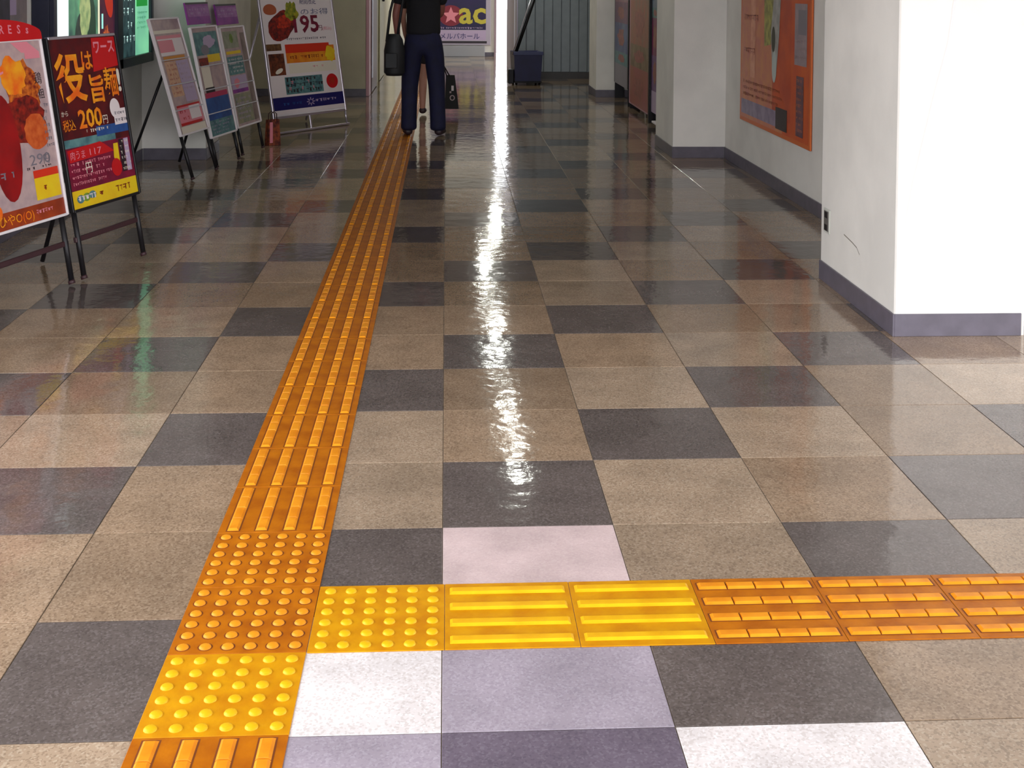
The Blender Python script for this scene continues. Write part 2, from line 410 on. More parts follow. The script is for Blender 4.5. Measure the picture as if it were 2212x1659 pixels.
pgp = P('grey_pink', (184, 158, 156), (160, 138, 142), 14); psal = P('salmon', (196, 112, 92), (206, 132, 84), 10)

def easel(label, F, th, al, a0, a1, s0, s1, frame_m, legm, back=.43, group=None, bar=True, top_m=None, fw_=.012, backx=None):
    th, al = rad(th), rad(al)
    t = thing('poster_easel', label, 'sign stand', (F[0], F[1], 0), pi/2-th, group)
    BT = board_T(al)
    MB(BT).box(a0, a1, .004, .016, s0, s1, pblk).obj('board', t)
    for (u0, u1) in ((a0-fw_, a0), (a1, a1+fw_)):
        MB(BT).box(u0, u1, -.006, .018, s0-.01, s1+.01, frame_m, .002).obj('side_rail', t)
    MB(BT).box(a0, a1, -.006, .018, s0-fw_, s0, frame_m, .002).obj('bottom_rail', t)
    MB(BT).box(a0, a1, -.006, .018, s1, s1+fw_, top_m or frame_m, .002).obj('top_rail', t)
    for uu in (a0+.02, a1-.02):
        lg = MB(BT).tube([(uu, .018, s0+.02), (uu, .016, .016)], .013, legm, 8).obj('leg', t)
        MB(BT).tube([(uu, .018, .03), (uu, .015, .0135)], .016, maroon, 8).obj('foot_cap', lg)
    cu = (a0+a1)/2 if backx is None else backx
    top = BT(cu, .02, s1-.25)
    MB().tube([top, (cu, back, .012)], .011, legm, 8).obj('back_leg', t)
    if bar: MB(BT).box(a0, a1, .012, .03, .19, .215, maroon, .003).obj('crossbar', t)
    W_, H_ = a1-a0, s1-s0
    sh = MB(lambda x, y, z: BT(a0+x, y, s0+z))
    return t, sh, W_, H_

FB = (-1.70, 5.95); thB = 17.4; dB = Vector((sin(rad(thB)), cos(rad(thB))))
# --- easel B (bento-bar style red and yellow price poster)
t, s, W_, H_ = easel('black framed easel with dark red price poster reading 200 above a yellow band', FB, thB, 9.8, .024, .592, .343, 1.157, black, black, top_m=silver, fw_=.014)
e = .0006
s.rect(0, W_, 0, H_, -.003, pdred)
s.rect(0, W_, 0, .085, -.0024, pyel); s.rect(.0, W_, .085, .29, -.0024, pwine)
s.rect(0, W_*.78, .29, .33, -.0024, pteal); s.rect(W_*.5, W_, .32, .37, -.0022, pblu)
s.text('役', .02, .53, -.0012, .25, pgold, wid=.24, off=.006)
s.text('は', .25, .66, -.0012, .11, pgold, wid=.09, off=.002)
s.text('旨', .29, .50, -.0012, .15, pgold, wid=.12, off=.003)
s.text('麺', .415, .52, -.0012, .16, pgold, wid=.12, off=.002)
s.text('!', .535, .53, -.001, .16, pcream, off=.004)
s.poly([(.34, .64), (.566, .66), (.566, .81), (.36, .81)], -.002, pred)
s.text('ワース', .37, .735, -.001, .075, ppink, wid=.18, off=.002)
s.ell(.475, .445, .045, .05, -.0014, pw_); s.rect(.455, .565, .36, .44, -.0010, pw_)
s.scribble(.46, .56, .365, .435, -.0006, pgrey, 2)
s.text('200', .15, .375, -.0012, .125, pgold, wid=.2, off=.003); s.text('円', .355, .38, -.0012, .05, pcream)
s.text('税込', .02, .375, -.0012, .06, pgold, wid=.1); s.text('から', .02, .445, -.0012, .03, pcream)
s.scribble(.2, .42, .34, .37, -.0010, pcream, 1)
s.poly([(.03, .22), (.41, .235), (.34, .275), (.30, .295), (.02, .28)], -.0018, pred)
s.poly([(.41, .27), (.45, .27), (.445, .12), (.40, .20)], -.0014, pyel)
s.text('肉うま', .04, .235, -.001, .045, ppink, wid=.12); s.text('117', .2, .238, -.001, .045, ppink, wid=.1)
s.scribble(.03, .36, .10, .225, -.0012, ppink, 4, .85); s.text('円', .15, .16, -.0008, .06, pcream)
s.ell(.41, .15, .045, .045, -.0008, pred)
s.rect(.46, .50, .12, .285, -.0014, pblk); s.rect(.505, .545, .12, .285, -.0014, plil)
s.scribble(.465, .545, .12, .285, -.0008, pcream, 6)
s.ell(.07, .042, .03, .02, -.0016, pteal); s.ell(.12, .045, .03, .02, -.0014, pgrn); s.ell(.17, .05, .03, .018, -.0012, pteal)
s.scribble(.05, .2, .02, .07, -.0008, pw_, 1); s.scribble(.23, .54, .015, .075, -.0012, pbrn, 1, .8)
s.obj('printed_sheet', t)
# --- easel A (fried chicken poster with red dome topper)
FA = (FB[0]-dB.x*.63, FB[1]-dB.y*.63)
t, s, W_, H_ = easel('white framed easel with fried food poster and red domed topper', FA, thB, 9.8, .0, .594, .343, 1.16, whitef, black)
s.rect(0, W_, 0, H_, -.003, pgp)
s.rect(0, W_, 0, .075, -.0024, pbrn); s.text('ひやO(O)', .12, .018, -.0012, .055, pgold, wid=.24); s.scribble(.38, .52, .02, .06, -.0012, ppink, 1)
s.rect(.40, W_-.01, .09, .22, -.0022, pyel); s.rect(.40, W_-.01, .19, .225, -.0018, P('scarlet', (206, 46, 20)))
s.scribble(.42, .57, .11, .17, -.0010, pbrn, 1)
s.ell(.42, .60, .12, .13, -.0022, pfood, jag=.25); s.ell(.36, .66, .09, .09, -.0019, pgold, jag=.3); s.ell(.40, .46, .15, .11, -.0020, pmeat, jag=.15)
s.ell(.47, .40, .085, .085, -.0014, P('nugget', (206, 100, 44), (182, 70, 22), 26), jag=.1)
s.ell(.24, .35, .1, .24, -.0016, P('red_sauce', (150, 4, 10), (110, 2, 8), 6)); s.ell(.1, .08, .05, .04, -.0012, porg)
s.text('円', .49, .25, -.0012, .05, pgrey); s.text('290', .39, .25, -.0012, .07, pgrey, wid=.15)
s.scribble(.36, .58, .225, .25, -.0010, pblk, 1, .5)
s.text('パリ', .1, .66, -.0012, .13, pred, wid=.14, rot=.15); s.poly([(.02, .60), (.3, .68), (.3, .69), (.02, .62)], -.0014, ppink)
s.rect(.47, .58, .735, .765, -.0018, ppink); s.poly([(.45, .765), (.58, .765), (.5, .815), (.38, .815)], -.0018, ppink)
s.text('鶏', .51, .62, -.0012, .06, pblk); s.text('粗', .525, .55, -.0012, .05, pblk); s.scribble(.53, .58, .28, .53, -.0010, pgrey, 8)
s.scribble(.02, .3, .2, .26, -.0010, pgrey, 1)
s.obj('printed_sheet', t)
BT = board_T(rad(9.8)); dm = MB(BT)
n = 20; cxu, rv, ru = .27, .10, .36
pf = [(cxu+ru*cos(pi*k/n), 1.165+rv*sin(pi*k/n)) for k in range(n+1)]
pf = [(min(a, .60), b) for a, b in pf]
dm.add([(a, -.012, b) for a, b in pf]+[(a, .012, b) for a, b in pf], [tuple(range(n+1))[::-1][::-1], tuple(range(n+1, 2*n+2))[::-1]]+[(k, k+n+1, k+n+2, k+1) for k in range(n)]+[(0, n, 2*n+1, n+1)], pred)
dm = dm.obj('domed_topper', t, label='red domed topper')
word = 'PesTRESs'
for k, ch in enumerate(word):
    a = .05+k*.062; dd = (a-cxu)/ru
    MB(BT).text(ch, a, 1.18+.02*math.sqrt(max(0, 1-dd*dd)), .0132, .055, ppink, rot=-dd*.25, off=.001).obj('letter', dm)

# --- three narrow pamphlet racks
def rack(label, F, th, al, a0, a1, s0, s1, seed, header, back):
    random.seed(seed)
    t, s, W_, H_ = easel(label, F, th, al, a0, a1, s0, s1, whitef, black, back=back, bar=False, fw_=.014)
    s.rect(0, W_, 0, H_, -.003, pgp)
    if seed == 1:
        s.rect(.0, W_, .74, .765, -.0022, pcream); s.rect(.03, W_-.03, .70, .725, -.0022, ppink)
        s.rect(.02, W_-.02, .70, .745, -.002, pgrn) if False else None
        s.rect(.04, W_-.03, .575, .70, -.0020, pw_); s.rect(.04, .3, .60, .69, -.0016, ppink)
        s.rect(.06, W_-.06, .535, .57, -.0018, P('ochre', (202, 130, 30)))
        s.rect(.05, .25, .27, .53, -.0020, P('peach', (208, 166, 132), (196, 150, 128), 30)); s.rect(.26, W_-.03, .22, .53, -.0020, plil)
        s.rect(.05, W_-.02, .06, .2, -.0018, ppink); s.rect(.26, W_-.05, .09, .19, -.0014, pw_); s.rect(.03, W_-.02, .0, .05, -.0014, pcream)
        s.rect(.05, W_-.03, .19, .205, -.0012, pred); s.rect(.05, W_-.06, .055, .075, -.0010, pred)
        s.scribble(.07, .24, .28, .52, -.0010, P('faint_red', (170, 84, 76)), 7, .6); s.scribble(.28, W_-.05, .3, .52, -.0010, pgp, 6, .6)
        s.scribble(.06, .25, .08, .18, -.0010, pred, 2, .5)
    elif seed == 2:
        s.rect(.02, W_-.02, .62, .8, -.002, pteal); s.ell(.3, .72, .12, .05, -.0016, plil, jag=.3); s.ell(.2, .66, .08, .04, -.0014, pgrey)
        s.rect(.04, .22, .53, .6, -.0018, pmeat); s.rect(.22, W_-.04, .56, .62, -.0014, pyel); s.rect(.05, .22, .36, .54, -.0018, pcream)
        s.rect(.24, W_-.04, .33, .56, -.0018, pgp); s.rect(.06, .24, .33, .37, -.0014, pblk)
        s.rect(.03, W_-.03, .29, .33, -.0012, P('raspberry', (176, 40, 84))); s.rect(.02, W_-.02, .12, .295, -.0016, pblu)
        s.rect(.01, W_-.01, 0, .12, -.0018, pteal); s.scribble(.04, W_-.04, .01, .11, -.0010, plil, 4, .6)
    else:
        s.rect(.03, .35, .64, .78, -.002, P('pale_green', (150, 152, 132), (128, 130, 110), 20)); s.ell(.2, .72, .04, .04, -.0014, pgrn)
        s.rect(.04, .36, .59, .615, -.0018, pyel); s.rect(.03, .38, .42, .57, -.0018, pteal); s.scribble(.05, .36, .43, .56, -.001, pw_, 4)
        s.rect(.03, .38, .28, .41, -.0016, plil); s.rect(.03, .38, .27, .30, -.0012, ppurp); s.ell(.15, .35, .06, .04, -.001, ppink, jag=.3)
        s.rect(.04, .4, .02, .26, -.0016, P('olive_leaflet', (152, 146, 116), (120, 124, 110), 16)); s.rect(.41, W_-.01, .02, .76, -.0016, P('taupe', (140, 122, 116), (112, 94, 90), 10))
        s.scribble(.06, .38, .04, .24, -.001, plil, 5)
    s.obj('leaflet', t)
    BT = board_T(rad(al))
    for z in (.2, .42, .64):
        MB(BT).box(a0, a1, -.008, -.0035, s0+H_*z, s0+H_*z+.008, mat('clear_lip', (196, 196, 204), .2)).obj('shelf_lip', t)
    if header:
        hd = MB(BT); hd.box(a0-.03, a1-.09, -.004, .010, s1+.03, s1+.2, ppurp, .002)
        hd.rect(a0-.01, a1-.10, s1+.09, s1+.17, .0046, P('mauve', (166, 110, 170), (136, 66, 146), 16)); hd.scribble(a0, a1-.1, s1+.1, s1+.16, .0052, plil, 2, .5)
        hd.rect(a0-.03, a1-.09, s1+.185, s1+.2, .0052, pblk)
        hd.obj('header_card', t, label='purple header card')
    return t
rack('white railed leaflet rack with beige and pink sheets, left of the purple headed racks', (-1.78, 8.94), 10.5, 16.2, .028, .534, .343, 1.186, 1, False, .62)
rack('purple headed leaflet rack with a blue lower sheet', (-1.70, 9.55), 11.0, 11.6, -.026, .485, .251, 1.083, 2, True, .42)
rack('purple headed leaflet rack with grey sheets, beside the big white 195 poster', (-1.63, 10.15), 11.4, 11.1, .047, .566, .249, 1.056, 3, True, .42)

# --- big white poster stand
random.seed(11)
th, al = rad(35.3), rad(10)
t = thing('poster_stand', 'large white poster stand with red 195 price and blue bottom band', 'sign stand', (-1.56, 11.65, 0), pi/2-th)
BT = board_T(al); a0, a1, s0, s1 = 0, 1.03, .155, 1.345
MB(BT).box(a0, a1, .002, .014, s0, s1, whitef).obj('board', t)
for u_ in (a0, a1):
    MB(BT).box(u_-.012, u_+.012, -.008, .016, s0-.01, s1, silver, .003).obj('side_rail', t)
    MB(BT).tube([(u_, .01, s0+.02), (u_, .01, .02)], .011, silver, 8).obj('leg', t)
    MB().tube([BT(u_, .02, 1.1), (u_, .55, .014)], .011, silver, 8).obj('back_leg', t)
MB(BT).box(a0, a1, -.006, .016, s0-.012, s0+.012, silver, .002).obj('bottom_rail', t)
MB(BT).box(a0-.012, a1+.012, -.006, .016, s1-.012, s1+.012, silver, .002).obj('top_rail', t)
MB(BT).box(a0-.02, a1+.02, -.014, .02, .004, .022, silver, .002).obj('foot_bar', t)
MB(BT).box(.49, .512, .0, .014, .02, s0, silver, .002).obj('centre_post', t)
KV = [(0, 0), (.03, .065), (.21, .185), (.235, .205), (.43, .37), (.55, .4), (.69, .49), (.70, .5), (.885, .68), (.93, .71), (.98, .75), (1.02, .80), (1.29, .98), (1.44, 1.15), (1.456, 1.18), (9, 9)]
def remap(z):
    for (a, b), (c, d) in zip(KV, KV[1:]):
        if z <= c: return b+(z-a)*(d-b)/(c-a)
s = MB(lambda x, y, z: BT(a0+x, y, s0+remap(z)))
s.rect(.012, 1.018, .012, 1.44, .0014, pw_)
s.rect(.012, 1.018, .03, .21, .0022, pnavy); s.scribble(.1, .45, .07, .15, .003, pblu, 1, .9); s.text('☼', .47, .06, .003, .14, plil); s.scribble(.6, .98, .08, .16, .003, plil, 1, .9)
s.rect(.21, .74, .235, .43, .0022, pteal); s.scribble(.22, .74, .24, .43, .003, pblk, 3, .95, .7); s.scribble(.25, .7, .26, .40, .0036, ppink, 2, .4)
s.ell(.88, .345, .085, .085, .0024, P('crimson', (196, 8, 22))); s.text('得', .83, .31, .0032, .09, pbrn)
s.rect(.27, .97, .70, .86, .0022, P('orange_band', (226, 150, 30), (214, 104, 20), 8)); s.rect(.27, .9, .80, .885, .0026, P('red_band', (206, 44, 14))); s.ell(.9, .77, .07, .08, .0030, pyel, jag=.3)
s.scribble(.32, .85, .72, .79, .0034, pbrn, 1, .8); s.rect(.29, .97, .55, .69, .0022, pcream); s.scribble(.6, .93, .6, .67, .003, ppink, 1, .6)
s.rect(.0, .22, .83, .90, .0022, P('photo_brown', (74, 44, 26), (120, 84, 46), 30)); s.rect(.03, .24, .52, .80, .0022, P('photo_food', (120, 58, 30), (50, 16, 10), 26)); s.ell(.15, .60, .06, .03, .003, pcream, rot=.6)
s.scribble(.3, .97, .93, .98, .003, pgrey, 1, .9)
s.text('195', .43, 1.02, .003, .33, pwine, wid=.36, off=.008); s.text('円', .76, 1.03, .003, .09, pwine); s.text('(税込)', .84, 1.03, .003, .06, ppink, wid=.13)
s.scribble(.3, .42, 1.03, 1.07, .003, pwine, 1)
s.ell(.27, 1.13, .22, .16, .0022, pmeat, rot=.7, jag=.1); s.ell(.30, 1.17, .12, .09, .0028, P('tomato', (206, 54, 20), (120, 14, 10), 30), rot=.6, jag=.2)
s.ell(.42, 1.29, .09, .10, .003, P('lettuce', (170, 160, 30), (90, 110, 20), 28), jag=.35)
s.ell(.13, 1.32, .09, .05, .0024, P('terracotta', (170, 84, 50))); s.text('期間限定', .55, 1.37, .003, .07, pnavy, wid=.24); s.text('のお得', .55, 1.27, .003, .07, P('slate', (90, 96, 130)), wid=.4)
s.rect(.012, 1.018, 1.425, 1.456, .0024, P('periwinkle', (150, 150, 220)))
s.obj('printed_sheet', t)
# small red-brown patterned bag at its foot
t = thing('paper_bag', 'small reddish brown patterned bag on the floor before the white poster stand', 'bag', (-1.50, 10.98, 0), rad(40))
bagm = mat('bag_pattern', (150, 70, 36), .6, c2=(70, 20, 20), scale=30)
MB().add([(-.06, -.035, 0), (.06, -.035, 0), (.06, .035, 0), (-.06, .035, 0), (-.055, -.02, .22), (.055, -.02, .22), (.055, .02, .22), (-.055, .02, .22)],
         [(0, 3, 2, 1), (0, 1, 5, 4), (1, 2, 6, 5), (2, 3, 7, 6), (3, 0, 4, 7)], bagm).obj('body', t)
for yy in (-.02, .02): MB().tube([(-.03, yy, .2), (-.028, yy, .27), (0, yy, .29), (.028, yy, .27), (.03, yy, .2)], .004, maroon, 6).obj('handle', t)
MB().rect(-.05, -.02, .02, .2, .0345, ppink).obj('stripe', t)

# ------------------------------------------------------------------ left wall: lit display case, notices
lc = thing('light_box', 'wall-mounted backlit poster case with dark navy frame, glowing green and white', 'light box', (-2.396, 7.4, .80), 0)
nav = mat('navy_frame', (22, 24, 46), .35)
LT = lambda x, y, z: (-y, x, z)     # u along +Y, front = +x
L_ = 2.48
MB(LT).box(0, L_, -.10, 0, 0, 1.15, nav, .004).obj('case', lc)
for nm, u0_, u1_ in (('frame', 0, .06), ('frame', L_-.06, L_), ('mullion', 1.42, 1.56)):
    MB(LT).box(u0_, u1_, -.13, -.10, 0, 1.15, nav, .004).obj(nm, lc)
for v0_, v1_ in ((0, .07), (1.08, 1.15)):
    MB(LT).box(.06, L_-.06, -.13, -.10, v0_, v1_, nav, .004).obj('frame', lc)
E_ = lambda n, c, c2=None, s=6, k=1.: mat('lit_'+n, c, .5, c2=c2, scale=s, emis=k)
p1 = MB(LT)
p1.rect(.06, .36, .07, 1.08, .105, E_('white', (224, 240, 240), k=1.1)); p1.rect(.36, 1.0, .07, 1.08, .105, E_('green_picture', (120, 190, 140), (60, 90, 84), 3, .7))
p1.ell(.62, .22, .14, .2, .107, E_('dark_figure', (40, 46, 48), (70, 84, 76), 12, .5)); p1.ell(.85, .3, .1, .22, .107, E_('dark_green', (50, 76, 60), None, 6, .5)); p1.ell(.7, .45, .12, .2, .108, E_('straw', (176, 190, 130), (120, 150, 100), 16, .7), jag=.2)
p1.rect(1.0, 1.04, .07, 1.08, .107, E_('cream_strip', (226, 224, 190))); p1.rect(1.04, 1.42, .07, 1.08, .106, E_('plum_picture', (96, 40, 60), (50, 30, 60), 6, .4))
p1.ell(1.24, .55, .1, .2, .108, E_('red_shape', (190, 50, 30), None, 6, .6), rot=.5); p1.ell(1.2, .22, .08, .1, .108, E_('orange_shape', (220, 110, 60), (120, 50, 40), 20, .6), jag=.4); p1.rect(1.08, 1.12, .3, .4, .109, E_('aqua', (150, 220, 210)))
p1.obj('poster_panel', lc)
p2 = MB(LT)
p2.rect(1.56, 1.64, .07, 1.08, .105, E_('pale', (200, 225, 220), k=.9)); p2.rect(1.64, 2.0, .07, 1.08, .105, E_('slate_picture', (60, 90, 92), (30, 50, 56), 14, .5))
p2.scribble(1.66, 1.98, .15, 1.05, .107, E_('pale_text', (190, 215, 210), k=.6), 9, .7)
p2.rect(2.0, 2.42, .07, 1.08, .105, E_('mint', (140, 226, 170), (110, 180, 150), 3, .9)); p2.rect(2.03, 2.37, .43, .53, .107, E_('vivid_green', (20, 140, 50), k=.8)); p2.scribble(2.05, 2.38, .25, .4, .107, E_('green_text', (70, 140, 110), k=.6), 4, .8)
p2.obj('poster_panel', lc)
nb = MB(lambda x, y, z: (-y, x, z))
nb.box(0, .78, -.04, 0, 0, 1.2, mat('navy_panel', (18, 14, 96), .4, var=.1), .004)
o = nb.obj('notice_board', label='navy blue board on the left wall above the fried food easel', cat='notice board'); o.location = (-2.396, 5.55, .95)
o = MB(lambda x, y, z: (-y, x, z)).box(0, .5, -.05, 0, 0, 1.2, mat('dark_board', (54, 48, 64), .5, c2=(24, 20, 34), scale=14), .004).obj('display_board', label='dark mottled board on the left wall beside the navy board', cat='board'); o.location = (-2.396, 6.40, 1.0)
o = MB(lambda x, y, z: (-y, x, z)).box(0, .34, -.012, 0, 0, .42, mat('lilac_notice', (150, 136, 134), .6, c2=(128, 118, 122), scale=8)).rect(.02, .16, .1, .36, .0135, plil).obj('notice', label='small greyish paper notice left of the lit poster case', cat='notice'); o.location = (-2.397, 6.95, 1.13)

# ------------------------------------------------------------------ right wall: orange poster, socket
random.seed(5)
# u along -Y so the poster reads left to right from the corridor
op = thing('orange_poster', 'large orange poster board on the right wall between the two white pillars', 'poster', (2.292, 9.57, .385), 0)
RT = lambda x, y, z: (y, -x, z)
s = MB(RT); Lp, Hp = 1.87, 1.5
ofr = mat('orange_frame', (206, 104, 50), .45)
MB(RT).box(0, Lp, -.012, 0, 0, Hp, ofr, .002).obj('backing', op)
w0_ = .0125
s.rect(.03, 1.22, .03, Hp-.03, w0_, psal); s.rect(1.22, Lp-.03, .03, Hp-.03, w0_, P('burnt_orange', (204, 84, 8), (190, 62, 8), 5)); s.rect(.95, 1.42, .12, Hp-.03, w0_+.0006, P('deep_orange', (200, 76, 8), (176, 54, 8), 5))
s.rect(.05, 1.3, .06, .17, w0_+.0012, P('lilac_strip', (150, 134, 158), (122, 108, 132), 12)); s.rect(1.05, 1.34, .05, .2, w0_+.0016, pblk)
s.scribble(.1, 1.3, .19, .33, w0_+.0012, P('rust', (140, 56, 20)), 3, .8)
s.rect(.32, .46, .35, Hp-.05, w0_+.001, P('peach_column', (226, 160, 126), (206, 130, 100), 14))
for v_ in (.5, .75, .98, 1.15, 1.3): s.scribble(.12, .52, v_, v_+.09, w0_+.0016, P('rose', (176, 96, 84)), 1, .9)
s.poly([(.72, .6), (.9, .62), (1.0, .95), (.96, 1.3), (.8, 1.42), (.7, 1.1)], w0_+.0014, P('leaf_yellow', (176, 170, 78), (120, 116, 50), 16))
s.poly([(.95, .42), (1.05, .4), (1.12, .7), (1.16, 1.05), (1.2, 1.4), (1.02, 1.42), (.98, 1.0), (.9, .7)], w0_+.0018, P('pale_grey_robe', (176, 174, 170), (146, 144, 140), 12))
s.ell(.97, .66, .05, .09, w0_+.0022, P('dark_green_leaf', (40, 44, 22))); s.ell(1.0, .47, .06, .11, w0_+.0024, P('mist', (186, 196, 192)))
s.rect(1.18, 1.62, .98, 1.42, w0_+.0012, P('mauve_block', (150, 104, 116), (110, 50, 60), 8)); s.scribble(1.22, 1.6, 1.0, 1.38, w0_+.0018, plil, 5, .6)
s.rect(1.5, 1.78, .52, .92, w0_+.0012, P('lilac_box', (160, 140, 146), (140, 124, 132), 8)); s.rect(1.58, 1.76, .72, .88, w0_+.0016, pgrey); s.scribble(1.52, 1.76, .54, .70, w0_+.0018, pgp, 3)
s.rect(1.55, 1.72, .06, .45, w0_+.0012, P('plum_column', (116, 70, 84), (80, 40, 60), 12)); s.scribble(1.56, 1.7, .08, .44, w0_+.0018, psal, 9, .7)
s.obj('printed_sheet', op)
so = thing('wall_socket', 'small dark wall socket on the near pillar side', 'socket', (1.83, 5.865, .30))
MB().box(-.007, 0, -.045, .045, -.058, .058, mat('socket_plate', (196, 196, 188), .4), .002).obj('cover_plate', so)
MB().box(-.0095, -.006, -.032, .032, -.048, .048, mat('socket_face', (96, 92, 88), .4), .001).obj('socket_face', so)
for z in (-.03, .03): MB().box(-.011, -.0085, -.02, .02, z-.014, z+.014, black).obj('outlet', so)

# ------------------------------------------------------------------ display panels between the middle and far right pillars
def panel(label, y0, y1, z0, z1, parts, fm, x=2.10):
    t = thing('poster_board', label, 'display board', (x, y1, 0))
    T2 = lambda a, b_, c: (b_, -a, c)
    L2 = y1-y0
    MB(T2).box(0, L2, 0, .03, z0, z1, fm, .003).obj('board', t)
    for u_ in (.03, L2-.05): MB(T2).box(u_, u_+.02, .005, .12, 0.0, z0 if z0 > .02 else .02, dk, .001).obj('foot', t)
    q = MB(T2)
    for (u0_, u1_, v0_, v1_, m) in parts: q.rect(u0_*L2, u1_*L2, v0_, v1_, .001, m)
    for (u0_, u1_, v0_, v1_, m) in parts[:4]: q.ell((u0_+u1_)/2*L2, (v0_+v1_)/2, (u1_-u0_)*L2*.25, (v1_-v0_)*.3, .002, P('petal', (156, 84, 76), (120, 66, 60), 16), jag=.5)
    q.obj('printed_sheet', t)
    return t
magm = P('magenta', (130, 12, 88), (96, 8, 70), 10)
panel('magenta and lilac poster panel nearest the middle right pillar', 12.28, 12.66, .12, 2.1,
      [(0, 1, 1.18, 2.0, P('pale_blue', (116, 132, 156), (90, 110, 130), 8)), (0, 1, 1.08, 1.18, pteal), (0, 1, .7, 1.08, magm), (0, 1, .34, .7, P('violet', (128, 92, 140), (90, 50, 110), 10)), (0, 1, .12, .34, plil)], black)
panel('tall brownish orange floral panel with a black edge', 12.74, 14.22, .06, 2.1,
      [(.05, .95, 1.25, 2.0, P('dusty_rose', (146, 116, 112), (120, 84, 76), 6)), (.05, .95, .75, 1.25, P('russet', (156, 84, 66), (130, 96, 76), 7)), (.05, .95, .5, .75, P('moss', (140, 116, 90), (90, 70, 40), 8)),
       (.05, .95, .08, .5, P('amber_rose', (146, 86, 62), (150, 72, 76), 3))], P('pink_edge', (168, 120, 136)))
MB().box(2.075, 2.125, 12.67, 12.73, 0, 2.1, black, .002).obj('post', label='black upright post between the magenta and the orange panels', cat='post')
panel('multicoloured panel, pink above and blue-grey below, nearest the far right pillar', 14.30, 15.5, .2, 2.1,
      [(.05, .95, 1.2, 2.0, P('rose_grey', (150, 112, 122), (130, 70, 90), 5)), (.05, .95, .95, 1.2, P('mauve2', (120, 70, 100), (90, 60, 90), 6)), (.05, .95, .6, .95, P('steel_blue', (90, 110, 140), (60, 64, 120), 5)), (.05, .95, .45, .6, pteal), (.05, .95, .2, .45, P('ash', (126, 120, 130)))], dk)
o = MB().box(2.04, 2.3, 12.0, 12.27, .05, .07, whitef, .003).obj('ledge', label='low white ledge at the foot of the magenta panel', cat='shelf')

# ------------------------------------------------------------------ end sign
t = thing('wall_sign', 'dark purple sign with a red star and yellow letters on the end wall', 'sign', (-.3, 23.99, .22), 0)
MB().box(0, 1.16, -.03, 0, 0, 1.5, mat('sign_frame', (170, 160, 176), .4), .004).obj('board', t)
s = MB(); s.rect(.03, 1.07, .29, 1.47, .031, P('deep_purple', (14, 4, 58), (26, 2, 66), 3)); s.rect(.03, 1.07, .09, .28, .031, plil); s.rect(.0, 1.09, .03, .075, .032, pblk)
s.text('ac', .55, .42, .034, .60, P('sign_yellow', (190, 176, 60)), wid=.52, off=.014)
star = [(.40+(.17 if k % 2 == 0 else .075)*sin(k*pi/5), .56+(.17 if k % 2 == 0 else .075)*cos(k*pi/5)) for k in range(10)]
s.ell(.40, .56, .23, .2, .0326, P('sign_red', (120, 10, 36))); s.poly(star, .034, ppink)
s.scribble(.2, 1.0, .29, .36, .034, plil, 1, .9); s.text('メルパホール', .2, .12, .034, .13, pnavy, wid=.75)
s.obj('printed_face', t)
o = MB().box(-.2, .75, 23.9, 23.985, .0, .2, mat('plinth_grey', (150, 150, 156), .5), .006).obj('plinth', label='low pale grey plinth under the purple sign at the corridor end', cat='plinth')

# ------------------------------------------------------------------ blue cart
t = thing('box_cart', 'dark blue box cart with a slanting black and silver push handle', 'cart', (1.13, 17.5, 0), rad(4))
bl = mat('blue_plastic', (36, 38, 84), .45, var=.15, scale=6)
bx = MB(); bx.add([(-.18, -.2, .06), (.18, -.2, .06), (.18, .22, .06), (-.18, .22, .06), (-.2, -.22, .46), (.2, -.22, .46), (.2, .24, .46), (-.2, .24, .46), (-.18, -.2, .45), (.18, -.2, .45), (.18, .22, .45), (-.18, .22, .45), (-.165, -.185, .08), (.165, -.185, .08), (.165, .205, .08), (-.165, .205, .08)],
       [(0, 3, 2, 1), (0, 1, 5, 4), (1, 2, 6, 5), (2, 3, 7, 6), (3, 0, 4, 7), (4, 5, 9, 8), (5, 6, 10, 9), (6, 7, 11, 10), (7, 4, 8, 11), (8, 9, 13, 12), (9, 10, 14, 13), (10, 11, 15, 14), (11, 8, 12, 15), (12, 13, 14, 15)], bl).obj('tub', t)
MB().box(-.21, .21, -.235, -.215, .42, .47, mat('blue_rim', (60, 66, 110), .4), .004).obj('rim', t)
MB().box(-.19, .19, -.21, .23, .035, .06, dk, .004).obj('base', t)
for x in (-.16, .16):
    for y in (-.17, .19):
        w = MB().tube([(x-.014, y, .034), (x+.014, y, .034)], .033, dk, 14).obj('wheel', t)
MB().tube([(-.17, -.1, .42), (-.02, -.08, .85), (.14, -.06, 1.32)], .024, dk, 8).obj('handle', t)
MB().tube([(-.21, -.1, .42), (-.07, -.08, .83), (.09, -.06, 1.30)], .009, silver, 8).obj('handle_rail', t)
MB().box(-.27, -.19, -.16, -.04, .02, .22, dk, .01).obj('hose_bracket', t)

